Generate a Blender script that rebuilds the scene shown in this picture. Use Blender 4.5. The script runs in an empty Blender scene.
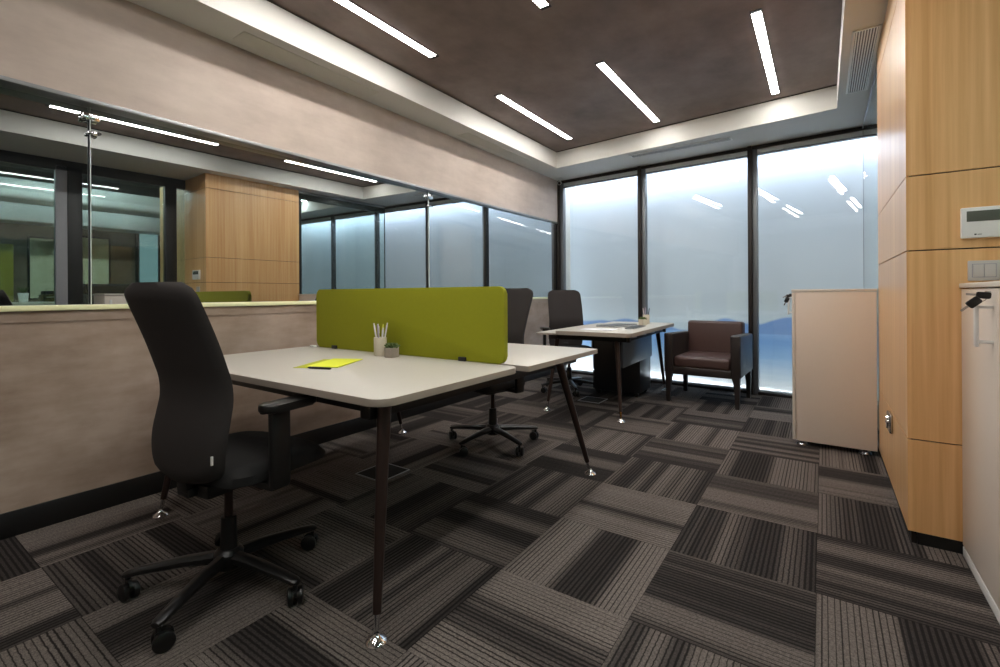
import bpy, bmesh, math, random
from mathutils import Vector, Matrix
random.seed(7)
S = bpy.context.scene
COL = S.collection
PI = math.pi

# ------------------------------------------------------------------ camera
YAW, ROLL = 0.603, -0.006
cam = bpy.data.cameras.new('camera'); cam_o = bpy.data.objects.new('camera', cam); COL.objects.link(cam_o)
cam.sensor_width = 36; cam.sensor_fit = 'HORIZONTAL'; cam.lens = 469.19 * 36 / 1000
cam.shift_y = -(333.5 - 294.27) / 1000; cam.clip_start = 0.05
fw = Vector((-math.sin(YAW), math.cos(YAW), 0)); r0 = Vector((math.cos(YAW), math.sin(YAW), 0)); u0 = Vector((0, 0, 1))
rt = math.cos(ROLL) * r0 + math.sin(ROLL) * u0; up = -math.sin(ROLL) * r0 + math.cos(ROLL) * u0
M = Matrix((rt, up, -fw)).transposed().to_4x4(); M.translation = Vector((2.996, 0, 1.07))
cam_o.matrix_world = M
S.camera = cam_o
# ------------------------------------------------------------------ world, exposure
W = bpy.data.worlds.new('world'); S.world = W; W.use_nodes = True
W.node_tree.nodes['Background'].inputs[0].default_value = (0.004, 0.004, 0.005, 1)
W.node_tree.nodes['Background'].inputs[1].default_value = 1.0
vs = S.view_settings
vs.view_transform = 'Standard'; vs.look = 'None'; vs.gamma = 1; vs.use_curve_mapping = False
vs.exposure = 1.82
STRIP = 18.0        # emission of the ceiling strips
LEDBAR = 13.0       # emission of the bars inside the window cavity
try:
    S.cycles.max_bounces = 10; S.cycles.transparent_max_bounces = 16; S.cycles.glossy_bounces = 6
    S.cycles.caustics_reflective = False
except Exception: pass

# ------------------------------------------------------------------ helpers: materials
def lin(c): return tuple(((v / 255) / 12.92 if v / 255 <= .04045 else ((v / 255 + .055) / 1.055) ** 2.4) for v in c) + (1,)
class NT:
    def __init__(s, name):
        s.m = bpy.data.materials.new(name); s.m.use_nodes = True; s.t = s.m.node_tree; s.t.nodes.clear()
        s.out = s.n('ShaderNodeOutputMaterial')
    def n(s, typ, **kw):
        nd = s.t.nodes.new(typ)
        for k, v in kw.items(): setattr(nd, k, v)
        return nd
    def set(s, sock, v):
        if hasattr(v, 'is_output') or isinstance(v, bpy.types.NodeSocket): s.t.links.new(v, sock)
        else: sock.default_value = v
    def math(s, op, a, b=0.0, c=0.0):
        nd = s.n('ShaderNodeMath', operation=op)
        s.set(nd.inputs[0], a); s.set(nd.inputs[1], b); s.set(nd.inputs[2], c)
        return nd.outputs[0]
    def mix(s, f, a, b):
        nd = s.n('ShaderNodeMix', data_type='RGBA'); s.set(nd.inputs[0], f); s.set(nd.inputs[6], a); s.set(nd.inputs[7], b)
        return nd.outputs[2]
    def ramp(s, f, stops):
        nd = s.n('ShaderNodeValToRGB'); s.set(nd.inputs[0], f); el = nd.color_ramp.elements
        while len(el) < len(stops): el.new(0.5)
        for e, (p, c) in zip(el, stops): e.position = p; e.color = c
        return nd.outputs[0]
    def noise(s, vec, scale, detail=4, rough=.5, dim='3D'):
        nd = s.n('ShaderNodeTexNoise', noise_dimensions=dim)
        if dim == '1D': s.set(nd.inputs['W'], vec)
        else: s.set(nd.inputs['Vector'], vec)
        nd.inputs['Scale'].default_value = scale; nd.inputs['Detail'].default_value = detail; nd.inputs['Roughness'].default_value = rough
        return nd.outputs[0]
    def pos(s): return s.n('ShaderNodeNewGeometry').outputs['Position']
    def obj(s): return s.n('ShaderNodeTexCoord').outputs['Object']
    def sep(s, v):
        nd = s.n('ShaderNodeSeparateXYZ'); s.set(nd.inputs[0], v); return nd.outputs
    def comb(s, x, y, z):
        nd = s.n('ShaderNodeCombineXYZ'); s.set(nd.inputs[0], x); s.set(nd.inputs[1], y); s.set(nd.inputs[2], z); return nd.outputs[0]
    def mapping(s, v, scale):
        nd = s.n('ShaderNodeMapping'); s.set(nd.inputs[0], v); nd.inputs['Scale'].default_value = scale; return nd.outputs[0]
    def bsdf(s, col, rough=.5, metal=0., spec=.5, bump=None, bstr=.2, bdist=.01, **kw):
        b = s.n('ShaderNodeBsdfPrincipled'); s.set(b.inputs['Base Color'], col); s.set(b.inputs['Roughness'], rough)
        s.set(b.inputs['Metallic'], metal); b.inputs['Specular IOR Level'].default_value = spec
        for k, v in kw.items(): s.set(b.inputs[k], v)
        if bump is not None:
            bp = s.n('ShaderNodeBump'); bp.inputs['Strength'].default_value = bstr; bp.inputs['Distance'].default_value = bdist
            s.set(bp.inputs['Height'], bump); s.t.links.new(bp.outputs[0], b.inputs['Normal'])
        s.t.links.new(b.outputs[0], s.out.inputs[0]); return b
def plain(name, c, rough=.5, metal=0., spec=.5, vary=.06, scale=30, bump=0., bscale=200):
    t = NT(name); c = lin(c)
    nz = t.noise(t.obj(), scale, 3)
    lo = tuple(v * (1 - vary) for v in c[:3]) + (1,); hi = tuple(min(1, v * (1 + vary)) for v in c[:3]) + (1,)
    col = t.mix(nz, lo, hi)
    t.bsdf(col, rough, metal, spec, bump=t.noise(t.obj(), bscale, 2) if bump else None, bstr=bump, bdist=.002)
    return t.m
def glow(name, c, st):
    t = NT(name); e = t.n('ShaderNodeEmission'); e.inputs[0].default_value = lin(c); e.inputs[1].default_value = st
    t.t.links.new(e.outputs[0], t.out.inputs[0]); return t.m
def plaster(name, a, b, rough=.6, sc=1.4, bump=.08):
    t = NT(name); p = t.pos()
    n1 = t.noise(p, sc, 6, .62); n2 = t.noise(t.mapping(p, (1, .6, 2.2)), sc * 3.2, 5, .6)
    f = t.math('ADD', t.math('MULTIPLY', n1, .6), t.math('MULTIPLY', n2, .4))
    col = t.ramp(f, [(.36, lin(a)), (.64, lin(b))])
    t.bsdf(col, rough, 0, .35, bump=n2, bstr=bump, bdist=.01); return t.m
def wood(name, a, b, rough=.38):
    t = NT(name); p = t.pos()
    n1 = t.noise(t.mapping(p, (42, 42, .9)), 1.0, 5, .6)
    n2 = t.noise(t.mapping(p, (9, 9, .35)), 1.0, 3, .5)
    f = t.math('ADD', t.math('MULTIPLY', n1, .6), t.math('MULTIPLY', n2, .4))
    col = t.ramp(f, [(.35, lin(a)), (.65, lin(b))])
    t.bsdf(col, rough, 0, .5, bump=n1, bstr=.03, bdist=.002, **{'Coat Weight': .6, 'Coat Roughness': .28}); return t.m
def glass(name, refl=1.0, tint=(.96, .98, .98, 1), rough=0.0, base=.0):
    t = NT(name)
    gm = t.n('ShaderNodeNewGeometry'); dp = t.n('ShaderNodeVectorMath', operation='DOT_PRODUCT')
    t.set(dp.inputs[0], gm.outputs['Incoming']); t.set(dp.inputs[1], gm.outputs['Normal'])
    sch = t.math('POWER', t.math('SUBTRACT', 1.0, t.math('MINIMUM', t.math('ABSOLUTE', dp.outputs['Value']), 1.0)), 5.0)
    sch = t.math('ADD', .04, t.math('MULTIPLY', sch, .96))       # the same from either face of a thin sheet
    f = t.math('MINIMUM', t.math('ADD', t.math('MULTIPLY', sch, refl), base), 1.0)
    tr = t.n('ShaderNodeBsdfTransparent'); tr.inputs[0].default_value = tint
    gl = t.n('ShaderNodeBsdfGlossy'); gl.inputs['Roughness'].default_value = rough; gl.inputs[0].default_value = (1, 1, 1, 1)
    mx = t.n('ShaderNodeMixShader'); t.set(mx.inputs[0], f); t.t.links.new(tr.outputs[0], mx.inputs[1]); t.t.links.new(gl.outputs[0], mx.inputs[2])
    t.t.links.new(mx.outputs[0], t.out.inputs[0]); return t.m
def darkmirror(name, fac=.5, tint=(1, 1, 1, 1)):
    t = NT(name)
    d = t.n('ShaderNodeBsdfDiffuse'); d.inputs[0].default_value = (.012, .014, .015, 1)
    gl = t.n('ShaderNodeBsdfGlossy'); gl.inputs['Roughness'].default_value = 0.0; gl.inputs[0].default_value = tint
    mx = t.n('ShaderNodeMixShader'); mx.inputs[0].default_value = fac
    t.t.links.new(d.outputs[0], mx.inputs[1]); t.t.links.new(gl.outputs[0], mx.inputs[2])
    t.t.links.new(mx.outputs[0], t.out.inputs[0]); return t.m

def carpet_mat():
    t = NT('carpet'); p = t.sep(t.pos())
    T = .505
    u = t.math('DIVIDE', t.math('SUBTRACT', p[0], 2.97 - 20 * T), T); v = t.math('DIVIDE', t.math('SUBTRACT', p[1], 2.01 - 20 * T), T)
    iu = t.math('FLOOR', u); iv = t.math('FLOOR', v); fu = t.math('FRACT', u); fv = t.math('FRACT', v)
    par = t.math('MODULO', t.math('ADD', t.math('ADD', iu, iv), 1000.0), 2.0)
    par = t.math('GREATER_THAN', par, .5)
    def pick(a, b): return t.math('ADD', t.math('MULTIPLY', par, b), t.math('MULTIPLY', t.math('SUBTRACT', 1.0, par), a))
    PAR = t.math('SUBTRACT', 1.0, par) if CARPET_FLIP else par
    c = t.math('ADD', t.math('MULTIPLY', PAR, fv), t.math('MULTIPLY', t.math('SUBTRACT', 1.0, PAR), fu))   # across the lines
    a = t.math('ADD', t.math('MULTIPLY', PAR, fu), t.math('MULTIPLY', t.math('SUBTRACT', 1.0, PAR), fv))   # along the lines
    wn = t.n('ShaderNodeTexWhiteNoise', noise_dimensions='2D'); t.set(wn.inputs['Vector'], t.comb(iu, iv, 0.0)); r = t.sep(wn.outputs['Color'])
    r1 = r[0]; r2 = r[1]; r3 = r[2]
    # broad bands, dark to light, across the tile
    band = t.noise(t.math('ADD', t.math('MULTIPLY', c, 1.0), t.math('MULTIPLY', r1, 91.0)), 2.3, 2, .5, '1D')
    band = t.math('ADD', band, t.math('MULTIPLY', t.math('SUBTRACT', r2, .5), .22))
    band = t.math('MULTIPLY', t.math('SUBTRACT', band, .40), 7.0)
    band = t.math('MINIMUM', t.math('MAXIMUM', band, 0.0), 1.0)
    # yarn lines: wobble along their length where the tile is broken up
    wob = t.noise(t.comb(t.math('MULTIPLY', a, 42.0), t.math('MULTIPLY', c, 14.0), t.math('MULTIPLY', r1, 40.0)), 1.0, 2, .6)
    amp = t.math('MULTIPLY', t.math('GREATER_THAN', r3, .5), .010)
    cw = t.math('ADD', c, t.math('MULTIPLY', t.math('SUBTRACT', wob, .5), t.math('ADD', amp, .003)))
    lines = t.math('FRACT', t.math('MULTIPLY', cw, 29.0))
    tri = t.math('MULTIPLY', t.math('ABSOLUTE', t.math('SUBTRACT', lines, .5)), 2.0)      # 0 at centre, 1 at the seam
    lw = t.noise(t.math('ADD', t.math('FLOOR', t.math('MULTIPLY', cw, 29.0)), t.math('MULTIPLY', r2, 77.0)), 3.7, 0, .5, '1D')
    thr = t.math('ADD', t.math('MULTIPLY', band, .26), t.math('MULTIPLY', t.math('SUBTRACT', lw, .5), .55))
    thr = t.math('ADD', thr, .42)
    ln = t.math('MULTIPLY', t.math('SUBTRACT', tri, thr), 4.0)
    ln = t.math('MINIMUM', t.math('MAXIMUM', ln, 0.0), 1.0)
    light = t.mix(r2, lin((110, 102, 97)), lin((130, 121, 115)))
    light = t.mix(band, lin((62, 57, 55)), light)
    pile = t.noise(t.pos(), 420, 2, .6)
    pile2 = t.noise(t.pos(), 110, 3, .7)
    col = t.mix(ln, light, t.mix(band, lin((30, 27, 26)), lin((46, 42, 40))))
    pf = t.math('ADD', t.math('MULTIPLY', pile, .5), t.math('MULTIPLY', pile2, .5))
    col = t.mix(t.math('MULTIPLY', t.math('SUBTRACT', pf, .40), 3.2), col, lin((30, 28, 28)))
    t.bsdf(col, .95, 0, .1, bump=t.math('SUBTRACT', pf, t.math('MULTIPLY', ln, .5)), bstr=.35, bdist=.004)
    return t.m
CARPET_FLIP = True

def mural_mat():
    t = NT('mural_print'); p = t.sep(t.pos()); x, z = p[0], p[2]
    h = t.noise(t.math('ADD', x, 3.1), .75, 2, .45, '1D')
    ridge = t.math('ADD', .70, t.math('MULTIPLY', t.math('SUBTRACT', h, .44), .75))
    cloud = t.noise(t.comb(x, 0.0, t.math('MULTIPLY', z, 3.2)), 1.1, 5, .6)
    sky = t.ramp(t.math('DIVIDE', z, 2.7), [(.0, lin((182, 204, 216))), (.26, lin((172, 188, 198))), (.36, lin((160, 173, 183))), (1.0, lin((160, 172, 186)))])
    cf = t.math('MULTIPLY', t.math('MAXIMUM', t.math('SUBTRACT', cloud, .55), 0.0), 1.2)
    sky = t.mix(cf, sky, lin((200, 214, 222)))
    wave = t.noise(t.comb(t.math('MULTIPLY', x, .8), 0.0, t.math('MULTIPLY', z, 9.0)), 1.6, 4, .55)
    sea = t.ramp(t.math('DIVIDE', t.math('ADD', z, t.math('MULTIPLY', t.math('SUBTRACT', wave, .5), .16)), .62), [(.0, lin((235, 242, 246))), (.25, lin((190, 210, 226))), (.55, lin((128, 168, 208))), (.85, lin((96, 142, 196))), (1.0, lin((118, 158, 204)))])
    mnt = t.mix(t.math('MULTIPLY', wave, .7), lin((80, 120, 176)), lin((112, 150, 196)))
    fm = t.math('MULTIPLY', t.math('SUBTRACT', ridge, z), 40.0); fm = t.math('MINIMUM', t.math('MAXIMUM', fm, 0.0), 1.0)
    fs = t.math('MULTIPLY', t.math('SUBTRACT', .62, z), 60.0); fs = t.math('MINIMUM', t.math('MAXIMUM', fs, 0.0), 1.0)
    col = t.mix(fs, t.mix(fm, sky, mnt), sea)
    b = t.bsdf(t.mix(.15, col, (.8, .8, .8, 1)), .7, 0, .2)
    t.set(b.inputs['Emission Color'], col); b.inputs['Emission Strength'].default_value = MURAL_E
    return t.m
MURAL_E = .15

mats = {}
def mat(k): return mats[k]
mats['plaster'] = plaster('beige_plaster', (176, 162, 151), (202, 188, 177))
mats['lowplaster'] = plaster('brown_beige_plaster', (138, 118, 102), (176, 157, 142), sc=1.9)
mats['coffer'] = plaster('brown_plaster', (114, 98, 91), (146, 128, 120), sc=1.6)
mats['soffit'] = plain('soffit_paint', (206, 205, 199), .6, vary=.02, scale=4)
mats['hatch'] = plain('access_panel_paint', (196, 195, 186), .6, vary=.02, scale=4)
mats['carpet'] = carpet_mat()
mats['black'] = plain('black_paint', (14, 13, 13), .45)
mats['blackgloss'] = plain('black_plastic', (16, 15, 15), .35)
mats['wood'] = wood('oak_veneer', (210, 156, 96), (238, 192, 134))
mats['seam'] = plain('seam_shadow_gap', (20, 15, 11), .9)
mats['alu'] = plain('aluminium', (150, 152, 154), .35, .8)
mats['steel'] = plain('brushed_steel', (190, 190, 192), .25, 1.)
mats['chrome'] = plain('chrome', (225, 225, 228), .08, 1., vary=.02)
mats['brass'] = plain('bronze_sleeve', (170, 130, 80), .25, 1.)
mats['frame'] = plain('window_frame_bronze', (40, 34, 31), .45, .3)
mats['greymull'] = plain('window_frame_grey_side', (112, 116, 120), .35, .4)
mats['frameglow'] = plain('window_frame_inner', (214, 222, 228), .35)  # inner metal profile, whitened so the colour carries the glow from the lit panes
mats['white'] = plain('white_plastic', (226, 226, 224), .4, vary=.02)
mats['cream'] = plain('cream_sill_lacquer', (244, 244, 196), .3, vary=.02)
mats['cabinet'] = plain('beige_white_laminate', (224, 211, 198), .35, vary=.015)
mats['cabtop'] = plain('cabinet_top_laminate', (222, 216, 206), .35, vary=.015)
mats['desk'] = plain('pale_desk_laminate', (194, 189, 180), .38, vary=.02, scale=8)
mats['deskedge'] = plain('desk_edge_band', (170, 158, 146), .5, vary=.03)
mats['legbrown'] = plain('dark_bronze_leg', (58, 44, 40), .4, .5)
mats['green'] = plain('lime_green_felt', (150, 152, 22), .9, vary=.05, scale=60, bump=.15, bscale=600)
mats['fabric'] = plain('charcoal_fabric', (41, 36, 35), .9, vary=.08, scale=300, bump=.2, bscale=900)
mats['seatfab'] = plain('black_seat_fabric', (15, 14, 14), .9, vary=.08, scale=300, bump=.2, bscale=900)
mats['leather'] = plain('brown_leather', (74, 54, 50), .38, vary=.08, scale=40, bump=.08, bscale=400)
mats['leatherdk'] = plain('dark_brown_leather', (38, 31, 29), .42, vary=.08, scale=40, bump=.08, bscale=400)
mats['ceramic'] = plain('cream_ceramic', (214, 204, 184), .5, vary=.03)
mats['concrete'] = plain('grey_concrete', (152, 140, 128), .8, vary=.12, scale=60)
mats['soil'] = plain('dark_soil', (40, 32, 26), 1., vary=.3, scale=200)
mats['plant'] = plain('succulent_green', (78, 96, 44), .6, vary=.25, scale=120)
mats['penwhite'] = plain('white_pen_barrel', (228, 222, 226), .35, vary=.02)
mats['penyellow'] = plain('yellow_pen_barrel', (220, 214, 70), .35, vary=.02)
mats['pengrey'] = plain('lilac_grey_pen_barrel', (170, 160, 180), .35, vary=.02)
mats['yellow'] = plain('yellow_paper', (226, 232, 60), .7, vary=.03)
mats['olive'] = plain('olive_paper', (176, 178, 20), .7, vary=.03)
mats['paper'] = plain('white_paper', (228, 228, 232), .7, vary=.02)
mats['darkgrey'] = plain('dark_grey_cover', (48, 48, 52), .35)
mats['lcd'] = plain('grey_lcd', (92, 96, 88), .15)
mats['switch'] = plain('grey_switch_plate', (188, 182, 178), .35, vary=.02)
mats['pedestal'] = plain('dark_pedestal_lacquer', (34, 36, 40), .3, .1)
mats['modesty'] = plain('grey_modesty_panel', (92, 98, 106), .3, .2)
mats['strip'] = glow('light_strip_diffuser', (255, 250, 244), STRIP)
mats['ledbar'] = glow('led_bar', (238, 244, 255), LEDBAR)
mats['ledbarsoft'] = glow('soft_led_bar', (228, 240, 255), 4.0)
mats['officestrip'] = glow('office_strip_diffuser', (250, 252, 255), 20.0)
mats['litpanel'] = glow('frosted_lit_panel', (140, 164, 168), .34)
mats['olivepanel'] = plain('olive_felt', (150, 148, 60), .9)
mats['mural'] = mural_mat()
mats['winglass'] = glass('window_glass', 1.3)
mats['winglass2'] = glass('window_glass_outer', 1.0)
mats['partglass'] = glass('partition_glass', 1.1, (.90, .97, .95, 1))
mats['mirror'] = darkmirror('reflective_glazing', .56, (.92, .98, .99, 1))
mats['glassedge'] = plain('glass_edge', (206, 216, 214), .2)
mats['picture'] = plaster('pale_abstract_print', (206, 210, 172), (236, 238, 208), sc=5)
mats['officewall'] = plaster('brown_office_plaster', (96, 88, 74), (124, 114, 98))
mats['darkceiling'] = plain('dark_office_ceiling', (38, 38, 38), .8)
mats['bulkhead'] = plain('grey_bulkhead_paint', (190, 192, 190), .6, vary=.02)
mats['greypost'] = plain('grey_post_paint', (150, 150, 154), .5)

# ------------------------------------------------------------------ helpers: geometry
class MB:
    def __init__(s): s.bm = bmesh.new(); s.slots = []
    def mi(s, m):
        if m not in s.slots: s.slots.append(m)
        return s.slots.index(m)
    def _tag(s, faces, m):
        i = s.mi(m)
        for f in faces: f.material_index = i
    def box(s, x0, x1, y0, y1, z0, z1, m, bev=0., seg=2, mtx=None):
        g = bmesh.ops.create_cube(s.bm, size=1.0); vs_ = g['verts']
        for v in vs_: v.co = Vector((x0 + (v.co.x + .5) * (x1 - x0), y0 + (v.co.y + .5) * (y1 - y0), z0 + (v.co.z + .5) * (z1 - z0)))
        fs = list({f for v in vs_ for f in v.link_faces}); s._tag(fs, m)
        if bev:
            r = bmesh.ops.bevel(s.bm, geom=list({e for v in vs_ for e in v.link_edges}), offset=bev, segments=seg, affect='EDGES', profile=.5)
            s._tag([f for f in r['faces']], m); vs_ = list({v for f in r['faces'] for v in f.verts} | {v for v in vs_ if v.is_valid})
        if mtx is not None: bmesh.ops.transform(s.bm, matrix=mtx, verts=[v for v in vs_ if v.is_valid])
        return s
    def rings(s, rings, m, cap=True, closed=True):
        i = s.mi(m); R = [[s.bm.verts.new(p) for p in r] for r in rings]; n = len(R[0])
        for a, b in zip(R, R[1:]):
            for k in range(n if closed else n - 1):
                f = s.bm.faces.new((a[k], a[(k + 1) % n], b[(k + 1) % n], b[k])); f.material_index = i
        if cap:
            for r in (list(reversed(R[0])), R[-1]):
                try: f = s.bm.faces.new(r); f.material_index = i
                except ValueError: pass
        return s
    def tube(s, pts, rads, m, n=16):
        pts = [Vector(p) for p in pts]
        if not hasattr(rads, '__len__'): rads = [rads] * len(pts)
        rs = []; ref = None
        for k, p in enumerate(pts):
            d = (pts[min(k + 1, len(pts) - 1)] - pts[max(k - 1, 0)]).normalized()
            if ref is None: ref = Vector((0, 0, 1)) if abs(d.z) < .9 else Vector((1, 0, 0))
            a = d.cross(ref).normalized(); b = a.cross(d).normalized(); ref = b
            rs.append([p + rads[k] * (math.cos(2 * PI * j / n) * a + math.sin(2 * PI * j / n) * b) for j in range(n)])
        return s.rings(rs, m)
    def lathe(s, prof, m, at=(0, 0, 0), n=24):
        at = Vector(at)
        return s.rings([[at + Vector((r * math.cos(2 * PI * j / n), r * math.sin(2 * PI * j / n), z)) for j in range(n)] for r, z in prof], m)
    def prism(s, poly, z0, z1, m, bev=0.):
        n0 = len(s.bm.verts)
        vb = [s.bm.verts.new((x, y, z0)) for x, y in poly]; vt = [s.bm.verts.new((x, y, z1)) for x, y in poly]; n = len(poly)
        fs = [s.bm.faces.new(list(reversed(vb))), s.bm.faces.new(vt)]
        for k in range(n): fs.append(s.bm.faces.new((vb[k], vb[(k + 1) % n], vt[(k + 1) % n], vt[k])))
        s._tag(fs, m)
        if bev:
            es = [e for f in fs[:2] for e in f.edges]
            r = bmesh.ops.bevel(s.bm, geom=es, offset=bev, segments=2, affect='EDGES', profile=.5); s._tag(r['faces'], m)
        return s
    def quad(s, pts, m):
        f = s.bm.faces.new([s.bm.verts.new(p) for p in pts]); f.material_index = s.mi(m); return s
    def xf(s, mtx): bmesh.ops.transform(s.bm, matrix=mtx, verts=s.bm.verts); return s
    def build(s, name, parent=None, smooth=38, loc=None):
        bm = s.bm; bmesh.ops.recalc_face_normals(bm, faces=bm.faces)
        for f in bm.faces: f.smooth = smooth > 0
        lim = math.radians(smooth)
        for e in bm.edges:
            if len(e.link_faces) == 2: e.smooth = e.calc_face_angle(0) < lim
        me = bpy.data.meshes.new(name); bm.to_mesh(me); bm.free()
        for m in s.slots: me.materials.append(mats[m])
        o = bpy.data.objects.new(name, me); COL.objects.link(o)
        if parent is not None: o.parent = parent
        if loc is not None: o.location = loc
        return o
def rrect(x0, x1, y0, y1, r, n=6):
    out = []
    for cx, cy, a0 in ((x1 - r, y1 - r, 0), (x0 + r, y1 - r, 90), (x0 + r, y0 + r, 180), (x1 - r, y0 + r, 270)):
        for k in range(n + 1):
            a = math.radians(a0 + 90 * k / n); out.append((cx + r * math.cos(a), cy + r * math.sin(a)))
    return out
def tag(o, label=None, cat=None, group=None, kind=None):
    if label: o['label'] = label
    if cat: o['category'] = cat
    if group: o['group'] = group
    if kind: o['kind'] = kind
    return o
def thing(name, label, cat, loc=(0, 0, 0), rz=0., group=None):
    o = bpy.data.objects.new(name, None); COL.objects.link(o); o.empty_display_size = .1
    o.location = loc; o.rotation_euler = (0, 0, rz); return tag(o, label, cat, group)
def struct(mb, name, label=None, cat=None, parent=None, smooth=38):
    o = mb.build(name, parent, smooth)
    if parent is None: tag(o, label, cat, kind='structure')
    return o
def copy_tree(o, parent=None):
    c = o.copy(); COL.objects.link(c)
    if parent is not None: c.parent = parent
    for ch in list(o.children): copy_tree(ch, c)
    return c

# far wall frame: runs along T from the left corner, N points out of the room
PHI = .074
FT = Vector((math.cos(PHI), -math.sin(PHI), 0)); FN = Vector((math.sin(PHI), math.cos(PHI), 0)); F0 = Vector((0, 5.805, 0))
FAR = Matrix(((FT.x, FN.x, 0, F0.x), (FT.y, FN.y, 0, F0.y), (0, 0, 1, 0), (0, 0, 0, 1)))
def fy(x, n=0.): return 5.805 - math.tan(PHI) * x + n
ZS, ZC = 2.621, 2.826     # soffit underside, recessed ceiling
XP = 3.95                 # glass partition right of the camera
XQ = 3.307                # glass partition behind the oak core
YB = -2.2                 # wall behind the camera
XE = 8.0                  # far wall of the neighbouring office

# ================================================================== the setting
m = MB(); m.quad([(-.25, YB, 0), (XE + .1, YB, 0), (XE + .1, 5.9, 0), (-.25, 5.9, 0)], 'carpet')
struct(m, 'floor', 'dark grey striped carpet tiles laid in quarter turns', 'floor')

m = MB()
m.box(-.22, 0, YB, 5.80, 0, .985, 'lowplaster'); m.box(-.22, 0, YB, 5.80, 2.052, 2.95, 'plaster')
struct(m, 'wall_left', 'beige plaster wall with a long glazed opening', 'wall')
m = MB(); m.box(0, .012, YB, 5.79, 0, .114, 'black', .003)
struct(m, 'baseboard_left', 'tall black skirting along the plaster wall', 'skirting')
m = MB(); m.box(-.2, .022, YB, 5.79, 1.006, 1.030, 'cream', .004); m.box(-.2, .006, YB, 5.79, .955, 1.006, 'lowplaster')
struct(m, 'trim_1', 'pale cream sill board under the left glazing', 'sill')
m = MB(); m.box(-.16, .004, YB, 5.79, 2.034, 2.054, 'alu', .002)
struct(m, 'trim_2', 'grey metal head channel above the left glazing', 'trim')

# reflective glazing in the left wall: three long panes between vertical joints
def mirror_pane(y0, y1, xm, tilt, name, label):
    w = thing(name, label, 'glazing'); w['kind'] = 'structure'
    yc = (y0 + y1) / 2; L = (y1 - y0) / 2 - .002
    o = MB().box(-.008, .0, -L, L, 0, 1.02, 'mirror').build('glass_pane', w)
    o.location = (xm, yc, 1.022); o.rotation_euler = (0, 0, tilt)
    return w
mirror_pane(YB + .02, .786, -.125, -.02, 'window_1', 'nearest reflective glass pane in the left wall')
wb = mirror_pane(.790, 3.240, -.0703, -.02, 'window_2', 'middle reflective glass pane in the left wall')
wc = mirror_pane(3.244, 5.79, -.034, -.012, 'window_3', 'farthest reflective glass pane in the left wall')
for y, x, wd, nm in ((.788, -.088, .007, 'window_1'), (3.242, -.052, .012, 'window_3')):
    pr = bpy.data.objects[nm]
    MB().box(x + .006, x + .014, y - wd * .3, y + wd * .3, 1.03, 2.034, 'glassedge', .001).build('glass_joint', pr)
    k = MB(); k.box(x + .0, x + .034, y - .035, y + .035, 1.965, 2.005, 'chrome', .004); k.box(x + .0, x + .03, y - .012, y + .03, 1.895, 1.91, 'chrome', .003)
    k.tube([(x + .02, y + .03, 1.9025), (x + .04, y + .03, 1.9025)], .008, 'black', 10)
    k.build('clamp', pr)

# far window wall
m = MB(); m.quad([(-.02, .33, -.06), (6.6, .33, -.06), (6.6, .33, 2.66), (-.02, .33, 2.66)], 'mural'); m.box(-.02, 6.6, .335, .45, -.06, 2.66, 'soffit'); m.xf(FAR)
struct(m, 'wall_far', 'backlit blue seascape with low mountains filling the view behind the far windows', 'mural')
for a, b, c, d, e, f_, lb in ((-.22, -.02, .0, .45, -.1, 2.95, 'left cheek of the lit recess behind the far windows'), (-.22, 6.7, .03, .45, 2.66, 2.95, 'head of the lit recess behind the far windows'), (-.22, 6.7, .03, .45, -.12, -.06, 'floor of the lit recess behind the far windows')):
    m = MB(); m.box(a, b, c, d, e, f_, 'soffit'); m.xf(FAR); struct(m, 'trim_6' if a == -.22 and b < 0 else 'trim_7' if e > 1 else 'trim_8', lb, 'trim')
for q, lb in (((.0, 6.5, .10, .125, 2.60, 2.63), 'white light bar hidden above the far windows'), ((.0, 6.5, .10, .115, -.040, -.028), 'white light bar hidden below the far windows'), ((.004, .012, .075, .085, .02, 2.56), 'white upright light bar at the left end of the far windows')):
    m = MB(); m.box(*q, 'ledbarsoft' if q[4] > 0 and q[5] < 2.6 else 'ledbar'); m.xf(FAR); tag(m.build('light_bar'), lb, 'light', 'bars washing the seascape')

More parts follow.
